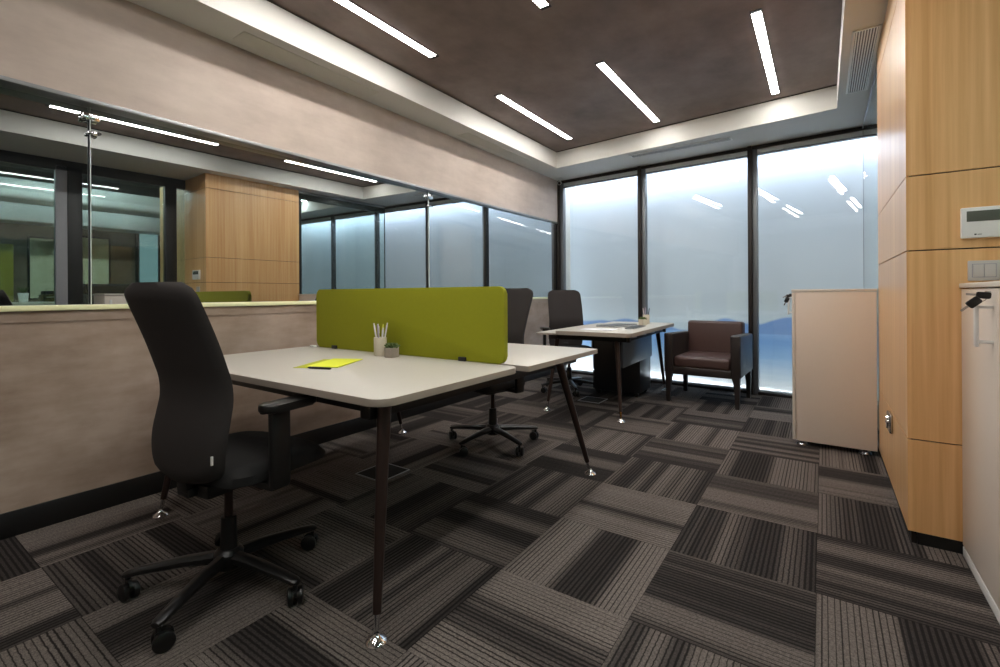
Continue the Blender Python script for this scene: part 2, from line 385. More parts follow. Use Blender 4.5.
MUL = [-.01, 1.142, 2.352, 3.56, 4.765, 5.97]
for i in range(5):
    s0 = MUL[i]; s1 = MUL[i + 1]
    w = thing('window_%d' % (i + 4), ['leftmost tall pane of the far window wall, beside the plaster wall', 'second tall pane of the far window wall, behind the armchair', 'third tall pane of the far window wall, behind the low cabinet', 'tall window pane behind the glass partition, next to the oak core', 'rightmost tall window pane of the room behind the oak core'][i], 'window'); w['kind'] = 'structure'
    f = MB()
    f.box(s0, s0 + .040, -.05, .03, 0, 2.62, 'frame', .003)
    f.box(s0 + .040, s0 + .085, -.02, .05, .0, 2.60, 'greymull', .002)
    if i == 4: f.box(s1, s1 + .062, -.05, .03, 0, 2.62, 'frame', .003)
    f.box(s0 + .04, s1, -.022, .03, 2.586, 2.621, 'frame', .002)
    f.box(s0 + .085, s1, -.004, .07, 2.538, 2.586, 'frameglow', .002)
    f.box(s0 + .085, s1, -.002, .07, 2.531, 2.538, 'frame', .001)
    f.box(s0 + .085, s1, -.035, .03, 0, .026, 'frame', .002)
    f.box(s0 + .085, s1, .012, .05, .026, .040, 'frameglow', .002)
    f.xf(FAR); f.build('window_frame', w)
    g = MB(); g.quad([(s0 + .08, .004, .02), (s1 + .002, .004, .02), (s1 + .002, .004, 2.585), (s0 + .08, .004, 2.585)], 'winglass'); g.xf(FAR); g.build('glass_pane', w)
    e = (.007, .008, .006, .005, .006)[i]
    g = MB(); g.quad([(s0 + .08, .024, .02), (s1 + .002, .024 + e, .02), (s1 + .002, .024 + e + .011, 2.585), (s0 + .08, .024 + .011, 2.585)], 'winglass2'); g.xf(FAR); g.build('outer_glass_pane', w)

# oak-clad core right of the window wall
CX, CY0, CY1, CX1 = 3.29, 2.634, 3.88, 4.86
m = MB(); m.box(CX + .012, CX1 - .012, CY0 + .012, CY1 - .012, .0, 2.9, 'seam'); struct(m, 'trim_3', 'dark recessed backing behind the oak panels', 'trim')
m = MB(); zs = [.05, .443, 1.244, 1.561, 2.44, 2.66]
for a, b in zip(zs, zs[1:]):
    m.box(CX, CX + .018, CY0, CY1, a + .0025, b - .0025, 'wood', .0008, 1)
    m.box(CX + .018, CX1, CY0, CY0 + .018, a + .0025, b - .0025, 'wood', .0008, 1)
    m.box(CX1 - .018, CX1, CY0 + .018, CY1, a + .0025, b - .0025, 'wood', .0008, 1)
    m.box(CX + .018, CX1 - .018, CY1 - .018, CY1, a + .0025, b - .0025, 'wood', .0008, 1)
struct(m, 'wall_right', 'oak veneered core with horizontal panel seams', 'wall', smooth=0)
m = MB(); m.box(CX + .03, CX1 - .03, CY0 + .006, CY1 - .03, 0, .05, 'black'); struct(m, 'baseboard_right', 'black recessed plinth under the oak core', 'skirting')

# walls that close the space
m = MB(); m.box(-.25, XE + .1, YB - .1, YB, 0, 2.95, 'plaster'); struct(m, 'wall_back', 'plaster wall behind the viewer', 'wall')
m = MB(); m.box(XE, XE + .1, YB, 5.9, 0, 2.95, 'officewall'); struct(m, 'wall_east', 'brown plaster wall across the neighbouring office', 'wall')

# ceiling: soffit ring, recessed brown field
def coffer(m, x0, x1, y0, yl, yr, top='coffer'):
    # upright faces and the field of one recess
    P = [(x0, y0), (x1, y0), (x1, yr), (x0, yl)]
    for k in range(4):
        a = P[k]; b = P[(k + 1) % 4]
        m.quad([(a[0], a[1], ZS), (b[0], b[1], ZS), (b[0], b[1], ZC - .012), (a[0], a[1], ZC - .012)], 'soffit')
    e = .012
    Q = [(x0 - e, y0 - e), (x1 + e, y0 - e), (x1 + e, yr + e), (x0 - e, yl + e)]
    m.quad([(x, y, ZC) for x, y in Q], top)
    for k in range(4):
        a = Q[k]; b = Q[(k + 1) % 4]; m.quad([(a[0], a[1], ZC), (b[0], b[1], ZC), (b[0], b[1], ZC - .012), (a[0], a[1], ZC - .012)], 'seam')
    return P
m = MB()
X0, X1, Y0, YL, YR = .298, 3.10, -1.5, 5.165, 4.875
coffer(m, X0, X1, Y0, YL, YR)
m.quad([(0, YB, ZS), (X0, YB, ZS), (X0, YL, ZS), (0, fy(0), ZS)], 'soffit')
m.quad([(X0, YL, ZS), (X1, YR, ZS), (X1, fy(X1), ZS), (0, fy(0), ZS)], 'soffit')
m.quad([(X0, YB, ZS), (X1, YB, ZS), (X1, Y0, ZS), (X0, Y0, ZS)], 'soffit')
m.quad([(X1, YB, ZS), (XP + .05, YB, ZS), (XP + .05, CY0, ZS), (X1, CY0, ZS)], 'soffit')
m.quad([(X1, CY0, ZS), (CX + .02, CY0, ZS), (CX + .02, CY1, ZS), (X1, CY1, ZS)], 'soffit')
m.quad([(X1, CY1, ZS), (XQ, CY1, ZS), (XQ, fy(XQ), ZS), (X1, fy(X1), ZS)], 'soffit')
struct(m, 'ceiling', 'white soffit around a recessed brown plaster ceiling', 'ceiling', smooth=0)
# ceiling of the room behind the oak core
m = MB(); XR = 6.55
coffer(m, 3.75, 6.0, 4.15, 5.02, 4.86)
for q in ([(XQ, CY1), (3.75, 4.15), (3.75, 5.02), (XQ, fy(XQ))], [(XQ, CY1), (XR, CY1), (6.0, 4.15), (3.75, 4.15)], [(XR, CY1), (XR, fy(XR)), (6.0, 4.86), (6.0, 4.15)], [(XQ, fy(XQ)), (3.75, 5.02), (6.0, 4.86), (XR, fy(XR))]):
    m.quad([(x, y, ZS) for x, y in q], 'soffit')
struct(m, 'ceiling_2', 'ceiling of the glazed room behind the oak core', 'ceiling', smooth=0)
m = MB(); m.box(XR, XR + .1, 3.9, 5.7, 0, 2.95, 'officewall'); m.box(CX1, XR, 3.8, 3.88, 0, 2.95, 'officewall')
struct(m, 'wall_east_2', 'wall of the glazed room behind the oak core', 'wall')
# ceiling of the neighbouring office
m = MB(); m.quad([(XP + .05, YB, 2.88), (XE, YB, 2.88), (XE, 3.8, 2.88), (XP + .05, 3.8, 2.88)], 'darkceiling')
m.box(XP + .05, XP + .06, YB, CY0, ZS, 2.9, 'bulkhead')
struct(m, 'ceiling_3', 'dark ceiling of the neighbouring office', 'ceiling', smooth=0)
m = MB(); m.box(5.9, 6.4, YB, 3.8, 2.42, 2.70, 'bulkhead', .06, 4); struct(m, 'trim_4', 'grey bulkhead crossing the neighbouring office', 'trim')
m = MB(); m.box(7.5, 8.0, YB, 3.8, 2.30, 2.60, 'bulkhead', .02); struct(m, 'trim_5', 'lower grey bulkhead along the far office wall', 'trim')

# glass partitions
w = thing('window_9', 'frameless glass partition between the oak core and the far windows', 'glazing'); w['kind'] = 'structure'
for a, b in ((CY1, 4.655), (4.665, fy(XQ) - .075)):
    MB().box(XQ, XQ + .010, a, b, .01, 2.615, 'partglass').build('glass_pane', w)
MB().box(XQ - .004, XQ + .016, CY1, fy(XQ) - .07, 2.585, 2.621, 'alu', .002).build('head_channel', w)
MB().box(XQ + .016, XQ + .06, CY1, fy(XQ) - .07, 2.50, 2.621, 'black', .002).build('head_rail', w)
MB().box(XQ - .004, XQ + .016, CY1, fy(XQ) - .07, 0, .02, 'alu', .002).build('floor_channel', w)
MB().box(XQ + .0, XQ + .05, CY1, CY1 + .05, 0, 2.5, 'black', .002).build('post', w)
MB().box(XQ - .001, XQ + .011, fy(XQ) - .084, fy(XQ) - .072, .02, 2.6, 'frame').build('edge_seal', w)
w = thing('window_10', 'black framed glass partition to the neighbouring office', 'glazing'); w['kind'] = 'structure'
for y0, y1, mm, nm in ((2.40, 2.53, 'black', 'post'), (1.45, 1.58, 'black', 'post'), (1.35, 1.448, 'greypost', 'jamb'), (-.4, -.3, 'black', 'post')):
    MB().box(XP - .03, XP + .05, y0, y1, 0, 2.55, mm, .003).build(nm, w)
MB().box(XP - .03, XP + .05, YB, CY0, 2.50, 2.62, 'black', .003).build('head_rail', w)
MB().box(XP - .03, XP + .05, YB, CY0, 0, .05, 'black', .003).build('floor_rail', w)
for a, b in ((YB, -.4), (-.3, 1.35), (1.58, 2.40), (2.53, CY0)):
    g = MB(); g.box(XP, XP + .006, a, b, .05, 2.5, 'partglass'); g.box(XP + .018, XP + .024, a, b, .05, 2.5, 'partglass'); g.build('glass_pane', w)

# ================================================================== ceiling fittings
def strip_light(x, y0, y1, label, group='linear ceiling lights', diff='strip', zc=ZC, w=.027):
    t = thing('linear_light', label, 'ceiling light', (x, (y0 + y1) / 2, zc), 0, group); L = (y1 - y0) / 2
    h = MB()
    for a, b in ((-w - .006, -w), (w, w + .006)): h.box(a, b, -L - .03, L + .03, -.004, .02, 'black')
    for sgn in (-1, 1): h.box(-w, w, min(sgn * L, sgn * (L + .03)), max(sgn * L, sgn * (L + .03)), -.004, .02, 'black')
    h.build('housing', t); MB().box(-w, w, -L, L, -.006, .012, diff).build('diffuser', t)
    return t
rows = {(.645, 0): 'long ceiling strip nearest the plaster wall, far end', (.645, 1): 'ceiling strip nearest the plaster wall, cut by the top edge of the picture', (1.607, 0): 'far middle ceiling strip, slanting between two others', (1.607, 1): 'middle ceiling strip of which only the tip shows at the top edge',
        (2.66, 0): 'far ceiling strip closest to the air grille and oak core', (2.66, 1): 'ceiling strip closest to the oak core, above the viewer'}
ends = {.645: (3.415, 4.82), 1.607: (3.386, 4.85), 2.66: (3.335, 4.78)}
ends2 = {.645: (1.14, 2.566), 1.607: (1.09, 2.51), 2.66: (1.10, 2.52)}
for x in ends:
    strip_light(x, *ends[x], rows[(x, 0)]); strip_light(x, *ends2[x], rows[(x, 1)])
    if x > .7: strip_light(x, ends2[x][0] - 2.2, ends2[x][1] - 2.2, 'ceiling strip behind the viewer at %s' % {.645: 'the plaster wall side', 1.607: 'the middle of the ceiling', 2.66: 'the partition side'}[x])
# strips of the neighbouring office, seen in the glass
for k, (x, y0, y1) in enumerate(((4.9, .2, 1.6), (4.9, 1.9, 3.3), (5.5, -.6, .8), (5.5, 1.2, 2.6), (7.0, .1, 1.5), (7.0, 1.9, 3.3))):
    strip_light(x, y0, y1, ['strip light of the next office, near the partition', 'strip light of the next office, near the oak core', 'strip light of the next office, middle row front', 'strip light of the next office, middle row back', 'strip light of the next office, far row front', 'strip light of the next office, far row back'][k], 'lights of the next office', 'officestrip', 2.88)
strip_light(4.9, 4.2, 5.0, 'strip light in the glazed room behind the oak core', 'lights of the next office', 'officestrip')

# air grille in the right soffit
t = thing('air_grille', 'long white slatted air grille in the soffit beside the oak core', 'air vent', (3.2175, 4.02, ZS))
f = MB(); GW, GL = .0685, .53
for a, b, c, d in ((-GW, -GW + .014, -GL, GL), (GW - .014, GW, -GL, GL), (-GW, GW, -GL, -GL + .014), (-GW, GW, GL - .014, GL)): f.box(a, b, c, d, -.008, .0, 'white', .002)
f.build('frame', t)
MB().box(-GW + .01, GW - .01, -GL + .01, GL - .01, -.0025, .0, 'black').build('dark_cavity', t)
for k in range(8):
    x = -GW + .0205 + k * (2 * GW - .041) / 7; MB().box(x - .0034, x + .0034, -GL + .012, GL - .012, -.007, -.001, 'white').build('slat', t)
# slot diffuser in the far soffit
t = thing('slot_diffuser', 'slim slot air diffuser in the soffit above the far windows', 'air vent', (1.73, 5.205, ZS), -.02)
f = MB()
for a, b, c, d in ((-.52, .52, -.055, -.042), (-.52, .52, .042, .055), (-.52, -.507, -.055, .055), (.507, .52, -.055, .055)): f.box(a, b, c, d, -.008, 0, 'white', .002)
f.build('frame', t); MB().box(-.508, .508, -.043, .043, -.005, 0, 'black').build('dark_cavity', t)
for y in (-.018, .018): MB().box(-.507, .507, y - .005, y + .005, -.0075, -.005, 'white').build('blade', t)
for k, (x0, x1, y0, y1) in enumerate(((.07, .21, 1.42, 2.44), (.07, .21, 3.53, 4.70))):
    o = MB().box(x0, x1, y0, y1, ZS - .003, ZS, 'hatch', .001).build('access_panel')
    tag(o, ['flush access panel in the left soffit, nearer one', 'flush access panel in the left soffit, farther one'][k], 'access panel', 'access panels')
# small security camera in the corner
t = thing('security_camera', 'tiny white camera on the soffit in the far left corner', 'camera', (.09, 5.66, ZS))
MB().lathe([(.001, 0), (.026, 0), (.026, -.012), (.014, -.02), (.001, -.02)], 'white').build('mount', t)
MB().tube([(0, 0, -.015), (0, 0, -.05)], .007, 'white', 10).build('stem', t)
b = MB().tube([(-.005, .02, -.052), (.012, -.045, -.072)], [.02, .026], 'white', 16).build('housing', t)
MB().tube([(.012, -.045, -.072), (.0135, -.051, -.074)], .019, 'blackgloss', 16).build('lens', b)

# ================================================================== desks
def desk_leg(t, top, foot, r0=.023, r1=.0138, sleeve='chrome'):
    top = Vector(top); foot = Vector(foot); d = (foot - top); 
    p = lambda k: top + d * k
    lg = MB().tube([p(0), p(.06), p(.90)], [r0, r0, r1], 'legbrown', 20).build('leg', t)
    MB().tube([p(.895), p(.965)], [.0095, .0085], sleeve, 14).build('sleeve', lg)
    fx = Vector((foot.x, foot.y, 0))
    MB().lathe([(.001, 0), (.033, 0), (.034, .004), (.030, .011), (.018, .018), (.010, .026), (.009, .03), (.001, .03)], 'chrome', fx).build('foot', lg)
    return lg
def desk_top(name, t, x0, x1, y0, y1, z1, th, r, edge='deskedge', topm='desk'):
    b = MB(); z0 = z1 - th
    o = MB(); o.prism(rrect(x0, x1, y0, y1, r), z0, z1, edge, .002)
    o.slots.append(topm)
    o.bm.normal_update()
    for f in o.bm.faces:
        if f.normal.z > .9 and f.calc_center_median().z > z1 - .0005: f.material_index = 1
    return o.build(name, t, 30)

t = thing('bench_desk', 'two-sided pale workstation desk with splayed dark legs in the foreground', 'desk', (1.08, 1.795, 0))
ox, oy = 1.08, 1.795
ZT = .745
desk_top('tabletop', t, .275 - ox, 1.878 - ox, .975 - oy, 1.785 - oy, ZT, .025, .06)
desk_top('tabletop', t, .315 - ox, 1.905 - ox, 1.810 - oy, 2.60 - oy, ZT, .025, .012)
fr = MB()
for y in (1.09, 1.70, 1.89, 2.50): fr.box(.40 - ox, 1.77 - ox, y - .02 - oy, y + .02 - oy, .665, .718, 'black', .003)
for x in (.42, 1.75): fr.box(x - .025 - ox, x + .025 - ox, 1.02 - oy, 2.58 - oy, .66, .716, 'black', .003)
fr.build('under_frame', t)
for tp, ft in (((1.80, 1.06), (1.855, .972)), ((.40, 1.06), (.331, .94)), ((.40, 2.30), (.306, 2.562)), ((1.795, 2.30), (1.852, 2.594))):
    desk_leg(t, (tp[0] - ox, tp[1] - oy, .715), (ft[0] - ox, ft[1] - oy, .012))

# green divider standing along the middle of the desk
t = thing('desk_divider', 'lime green felt screen standing across the middle of the workstation desk', 'desk screen', (1.075, 1.797, ZT))
b = MB(); b.prism(rrect(-.716, .716, 0.002, .362, .035, 8), -.0135, .0135, 'green', .005); b.xf(Matrix.Rotation(PI / 2, 4, 'X')); b.build('felt_panel', t, 40)
for x in (-.53, .47):
    k = MB(); k.box(x - .022, x + .022, -.024, .024, 0.0, .02, 'black', .002); k.build('bracket', t)

# ------------------------------------------------------------------ things on the workstation
def pen(name, base, tip, r, m, label, group, nib=True):
    base = Vector(base); tip = Vector(tip); t = tag(bpy.data.objects.new(name, None), label, 'pen', group); COL.objects.link(t); t.location = base
    d = tip - base
    b = MB(); b.tube([(0, 0, 0), d * .03, d * .9, d * .93, d], [r * .4, r, r, r * .8, r * .75], m, 10); o = b.build('barrel', t)
    nrm = d.normalized(); side = Vector((nrm.y, -nrm.x, 0)).normalized() * (r + .001)
    c = MB(); c.tube([d * .68 + side, d * .93 + side * 1.1], r * .28, m, 6); c.build('clip', t)
    return t
def cup(name, at, r, h, m, label, hexa=False):
    t = thing(name, label, 'pen cup', at)
    MB().lathe([(.001, 0), (r * .94, 0), (r, .004), (r, h - .002), (r - .001, h), (r - .0045, h), (r - .005, h - .004), (r - .005, .006), (.001, .006)], m, n=28).build('body', t)
    return t
CUP = (1.034, 1.712, ZT)
cup('pen_cup', CUP, .034, .098, 'ceramic', 'cream cup full of pens against the green screen')
for k, (dx, dy, L, mm, lb) in enumerate(((-.036, -.004, .172, 'penwhite', 'white pen leaning furthest left in the cream cup'), (-.026, .010, .168, 'penwhite', 'second white pen from the left in the cream cup'), (-.006, -.010, .166, 'pengrey', 'lilac grey pen in the middle of the cream cup'), (.014, .004, .168, 'penyellow', 'yellow pen in the cream cup'), (.026, -.006, .150, 'penwhite', 'shorter white pen on the right in the cream cup'), (.036, .008, .176, 'penwhite', 'tallest white pen leaning right in the cream cup'))):
    bx = dx * .30; by = dy * .30
    pen('pen', (CUP[0] + bx, CUP[1] + by, ZT + .008), (CUP[0] + dx * 1.25, CUP[1] + dy * 1.25, ZT + L), .0042, mm, lb, 'pens in the cream cup')
def succulent(at, r, h, label, m, n=6, rs=1):
    t = thing('potted_succulent', label, 'potted plant', at)
    rr = random.Random(rs); a0 = .3
    ring = lambda R, z: [(R * math.cos(a0 + 2 * PI * k / n), R * math.sin(a0 + 2 * PI * k / n), z) for k in range(n)]
    MB().rings([ring(r * .92, 0), ring(r, .006), ring(r, h), ring(r * .82, h), ring(r * .8, h - .008)], m).build('pot', t, 20)
    MB().rings([ring(r * .8, h - .012), ring(r * .8, h - .006)], 'soil').build('soil', t, 20)
    p = MB()
    for k in range(26):
        a = k * 2.4; el = .25 + 1.15 * (k / 26); L = r * (1.05 - .35 * k / 26)
        d = Vector((math.cos(a) * math.cos(el), math.sin(a) * math.cos(el), math.sin(el))); b0 = Vector((math.cos(a) * r * .12, math.sin(a) * r * .12, h - .006))
        p.tube([b0, b0 + d * L * .5, b0 + d * L * .85, b0 + d * L], [r * .07, r * .15, r * .10, r * .015], 'plant', 7)
    p.build('leaves', t)
    return t
succulent((1.132, 1.703, ZT), .043, .050, 'small succulent in a grey hexagonal pot beside the cream cup', 'concrete', 6, 2)
def sheet(name, cx, cy, w, h, rz, z, th, m, label, cat):
    t = MB().box(-w / 2, w / 2, -h / 2, h / 2, 0, th, m, .0006, 1).build(name); t.location = (cx, cy, z); t.rotation_euler = (0, 0, rz); return tag(t, label, cat)
sheet('paper_folder', 1.040, 1.362, .15, .275, math.radians(27), ZT, .0015, 'olive', 'olive green sheet lying beneath the bright yellow one', 'folder')
sheet('notepad', 1.083, 1.395, .155, .262, math.radians(27), ZT + .0015, .004, 'yellow', 'bright yellow notepad on the workstation desk', 'notepad')
o = MB().tube([(-.06, 0, .005), (-.05, 0, .005), (.055, 0, .005), (.062, 0, .005)], [.002, .005, .005, .003], 'blackgloss', 10).build('pen'); o.location = (1.165, 1.250, ZT); o.rotation_euler = (0, 0, .3)
tag(o, 'black pen lying in front of the yellow notepad', 'pen')
t = thing('cable_grommet', 'small white clip at the left end of the green screen', 'clip', (.365, 1.755, ZT))
MB().box(-.022, .022, -.012, .012, 0, .014, 'white', .004).build('body', t)

# ------------------------------------------------------------------ desk by the window
t = thing('window_desk', 'pale desk with splayed bronze legs standing near the far windows', 'desk', (1.25, 4.5, 0), math.radians(2.0))
Rm = Matrix.Rotation(-math.radians(2.0), 4, 'Z')
def loc2(x, y): v = Rm @ Vector((x - 1.25, y - 4.5, 0)); return v.x, v.y
desk_top('tabletop', t, -.25, .438, -.80, .80, ZT, .034, .05)
desk_top('side_return', t, -.43, -.24, -.80, .80, ZT - .022, .016, .01)
fr = MB()
for y in (-.62, .62): fr.box(-.36, .38, y - .02, y + .02, .655, .71, 'black', .003)
for x in (-.30, .34): fr.box(x - .02, x + .02, -.66, .66, .66, .706, 'black', .003)
fr.build('under_frame', t)
for y in (-.6, -.3, .0, .3): MB().box(.36, .40, y, y + .10, .69, .708, 'alu', .003).build('spacer', t)
for tp, ft in (((1.53, 3.90), (1.604, 3.787)), ((.96, 3.92), (.896, 3.80)), ((1.52, 5.12), (1.565, 5.252)), ((.93, 5.10), (.86, 5.25))):
    desk_leg(t, loc2(*tp) + (.715,), loc2(*ft) + (.012,), sleeve='brass' if ft[0] == 1.604 else 'chrome')
MB().box(.235, .253, -.42, .55, .40, .70, 'modesty', .002).build('modesty_panel', t)

t = thing('drawer_pedestal', 'dark drawer pedestal under the desk by the window', 'drawer unit', (1.20, 4.88, 0), math.radians(2.0))
MB().box(-.24, .25, -.14, .26, .045, .66, 'pedestal', .004).build('body', t)
for k in range(3):
    z = .055 + k * .2; d = MB().box(-.258, -.24, -.135, .255, z, z + .192, 'pedestal', .003).build('drawer', t)
    MB().box(-.272, -.258, .0, .12, z + .15, z + .16, 'steel', .003).build('handle', d)
for x in (-.2, .2):
    for y in (-.10, .22):
        k = MB(); k.tube([(x, y - .012, .0225), (x, y + .012, .0225)], .0225, 'black', 14); k.box(x - .015, x + .015, y - .015, y + .015, .03, .046, 'black'); k.build('caster', t)

CUP2 = (1.45, 4.98, ZT)
cup('pen_cup', CUP2, .034, .1, 'ceramic', 'cream pen cup on the desk by the window')
for k, (dx, dy, L, mm, lb) in enumerate(((-.028, .0, .17, 'penwhite', 'white pen in the cup on the window desk'), (-.012, .012, .175, 'pengrey', 'lilac grey pen in the cup on the window desk'), (.028, -.004, .17, 'darkgrey', 'dark pen leaning right in the cup on the window desk'))):
    pen('pen', (CUP2[0] + dx * .3, CUP2[1] + dy * .3, ZT + .008), (CUP2[0] + dx * 1.25, CUP2[1] + dy * 1.25, ZT + L), .0045, mm, lb, 'pens on the window desk')
succulent((1.475, 4.78, ZT), .042, .062, 'succulent in a square cream pot on the desk by the window', 'ceramic', 4, 5)
def notebook(cx, cy, w, h, rz, th, label, m='darkgrey'):
    t = thing('notebook', label, 'notebook', (cx, cy, ZT), rz)
    MB().box(-w / 2, w / 2, -h / 2, h / 2, 0, .003, m, .0008, 1).build('back_cover', t)
    MB().box(-w / 2 + .004, w / 2 - .004, -h / 2 + .004, h / 2 - .004, .003, th - .003, 'paper').build('pages', t)
    MB().box(-w / 2, w / 2, -h / 2, h / 2, th - .003, th, m, .0008, 1).build('front_cover', t)
notebook(1.30, 4.52, .21, .42, math.radians(-12), .016, 'thick dark notebook in the middle of the window desk')
notebook(1.52, 4.42, .09, .40, math.radians(3), .010, 'narrow dark notebook along the edge of the window desk')
sheet('paper_stack', 1.32, 4.0, .30, .21, math.radians(6), ZT, .004, 'paper', 'white paper stack at the near end of the window desk', 'papers')

# ------------------------------------------------------------------ office chairs
def grid_solid(mb, front, back, m):
    """closed shell between two equally sized point grids"""
    i = mb.mi(m); R = len(front); Cn = len(front[0])
    A = [[mb.bm.verts.new(p) for p in r] for r in front]; B = [[mb.bm.verts.new(p) for p in r] for r in back]
    def q(*v): f = mb.bm.faces.new(v); f.material_index = i
    for r in range(R - 1):
        for c in range(Cn - 1):
            q(A[r][c], A[r][c + 1], A[r + 1][c + 1], A[r + 1][c]); q(B[r][c + 1], B[r][c], B[r + 1][c], B[r + 1][c + 1])
    for r in range(R - 1):
        q(A[r][0], A[r + 1][0], B[r + 1][0], B[r][0]); q(A[r + 1][-1], A[r][-1], B[r][-1], B[r + 1][-1])
    for c in range(Cn - 1):
        q(A[0][c + 1], A[0][c], B[0][c], B[0][c + 1]); q(A[-1][c], A[-1][c + 1], B[-1][c + 1], B[-1][c])
def lerp(tab, z):
    for (z0, v0), (z1, v1) in zip(tab, tab[1:]):
        if z <= z1:
            k = (z - z0) / (z1 - z0); k = k * k * (3 - 2 * k) if False else k; return v0 + (v1 - v0) * k
    return tab[-1][1]
def smooth_tab(tab, z, h=.05): return sum(lerp(tab, min(max(z + o, tab[0][0]), tab[-1][0])) for o in (-h, -h / 2, 0, h / 2, h)) / 5
BW = [(.44, .160), (.50, .188), (.60, .200), (.75, .194), (.90, .194), (1.02, .192), (1.115, .186)]     # half width
BB = [(.44, .028), (.56, .040), (.75, .0), (.92, .055), (1.115, .135)]                                    # set back
def make_chair(label, loc, rz, base_rz=0.):
    t = thing('office_chair', label, 'office chair', loc, rz, 'office chairs')
    # +y is where the sitter looks
    Nz, Nx = 34, 18; fg, bg = [], []
    Z0, Z1 = .445, 1.115
    for r in range(Nz + 1):
        z = Z0 + (Z1 - Z0) * r / Nz
        w = smooth_tab(BW, z, .02); e = min(z - Z0, Z1 - z); R = .055
        if e < R: w = w - R + math.sqrt(max(R * R - (R - e) ** 2, 0))
        b = smooth_tab(BB, z); rowf, rowb = [], []
        for c in range(Nx + 1):
            u = -1 + 2 * c / Nx; x = u * w
            th = .062 * max(.12, (1 - abs(u) ** 5)) ** .5 * max(.25, min(1, e / .03)) ** .5
            y = -.105 - b - .028 * (1 - u * u)
            rowf.append((x, y + th * .45, z)); rowb.append((x, y - th * .55, z))
        fg.append(rowf); bg.append(rowb)
    mb = MB(); grid_solid(mb, fg, bg, 'fabric'); bk = mb.build('backrest', t, 60)
    MB().box(.186, .192, -.176, -.170, .528, .556, 'white').build('label_tag', bk)
    # seat
    s = MB(); N = 20; top, bot = [], []
    for r in range(N + 1):
        v = -1 + 2 * r / N; ro, bo = [], []
        for c in range(N + 1):
            u = -1 + 2 * c / N
            k = max(abs(u), abs(v)); L = (abs(u) ** 5 + abs(v) ** 5) ** .2 or 1e-6
            X = u * k / L * .245; Y = v * k / L * .215 + .075
            ed = max(0, 1 - k ** 6); z = .502 - .012 * (1 - u * u) * (v < .3) - (.02 * max(0, v) ** 3)
            ro.append((X, Y, z - .035 * (1 - ed ** .5))); bo.append((X, Y, .425 + .012 * (1 - ed)))
        top.append(ro); bot.append(bo)
    grid_solid(s, top, bot, 'seatfab'); s.build('seat', t, 50)
    mc = MB(); mc.box(-.09, .09, -.13, .13, .375, .425, 'black', .012); mc.box(-.035, .035, -.16, -.10, .385, .415, 'black', .006)
    mc.tube([(.09, .03, .40), (.20, .04, .395)], .007, 'black', 8); mc.box(.19, .24, .028, .052, .388, .402, 'black', .004); mc.build('tilt_mechanism', t)
    MB().box(-.03, .03, -.165, -.135, .40, .52, 'black', .008).build('back_bar', t)
    for sx in (-1, 1):
        a = MB(); a.box(*sorted((sx * .17, sx * .285)), -.03, .045, .405, .43, 'black', .008)
        a.box(*sorted((sx * .262, sx * .29)), -.03, .045, .41, .68, 'black', .01)
        ar = a.build('armrest', t)
        p = MB(); p.prism(rrect(sx * .275 - .042, sx * .275 + .042, -.06, .15, .035), .675, .703, 'blackgloss', .008); p.build('arm_pad', ar)
    MB().tube([(0, 0, .25), (0, 0, .38)], .0145, 'legbrown', 16).build('gas_lift', t)
    MB().tube([(0, 0, .095), (0, 0, .255)], [.030, .026], 'black', 18).build('lift_cover', t)
    bs = MB(); bs.lathe([(.001, .07), (.042, .07), (.05, .085), (.05, .125), (.036, .14), (.001, .14)], 'blackgloss', n=20)
    angs = [base_rz - rz + 2 * PI * k / 5 for k in range(5)]
    for a in angs:
        d = Vector((math.cos(a), math.sin(a), 0)); nrm = Vector((-d.y, d.x, 0)); rs = []
        for k, (r, zc, hw, hh) in enumerate(((.03, .108, .026, .022), (.14, .106, .024, .018), (.27, .094, .020, .014), (.325, .086, .018, .012), (.338, .084, .012, .008))):
            c = d * r + Vector((0, 0, zc)); rs.append([c + nrm * hw * math.cos(j * PI / 4 + PI / 8) * 1.08 + Vector((0, 0, hh * math.sin(j * PI / 4 + PI / 8) * 1.08)) for j in range(8)])
        bs.rings(rs, 'blackgloss')
    bs.build('star_base', t)
    for a in angs:
        d = Vector((math.cos(a), math.sin(a), 0)); c = d * .325; sw = a + .8 ; ax = Vector((math.cos(sw), math.sin(sw), 0)); tr = Vector((-ax.y, ax.x, 0)) * .012
        k = MB(); k.tube([c + Vector((0, 0, .05)), c + Vector((0, 0, .082))], .008, 'black', 10)
        k.tube([c + tr - ax * .006 + Vector((0, 0, .045)), c + tr + ax * .006 + Vector((0, 0, .045))], .022, 'black', 14)
        k = k.build('caster', t)
        for sg in (-1, 1):
            w0 = c + tr + ax * sg * .007 + Vector((0, 0, .03)); w1 = c + tr + ax * sg * .026 + Vector((0, 0, .03))
            MB().tube([w0, w0 + (w1 - w0) * .15, w0 + (w1 - w0) * .8, w1], [.028, .030, .030, .024], 'blackgloss', 18).build('wheel', k)
    return t
make_chair('charcoal high-back office chair in the foreground, at the near side of the workstation desk', (1.175, .86, 0), math.radians(7), math.radians(12))
make_chair('dark office chair behind the green screen at the far side of the workstation desk', (1.04, 2.74, 0), math.radians(168), math.radians(-22))
make_chair('dark office chair behind the desk by the window, next to the left wall', (.67, 4.72, 0), math.radians(-140), math.radians(20))

# ------------------------------------------------------------------ armchair
t = thing('armchair', 'dark brown leather tub armchair in front of the far windows', 'armchair', (2.045, 5.075, 0), math.radians(-2))
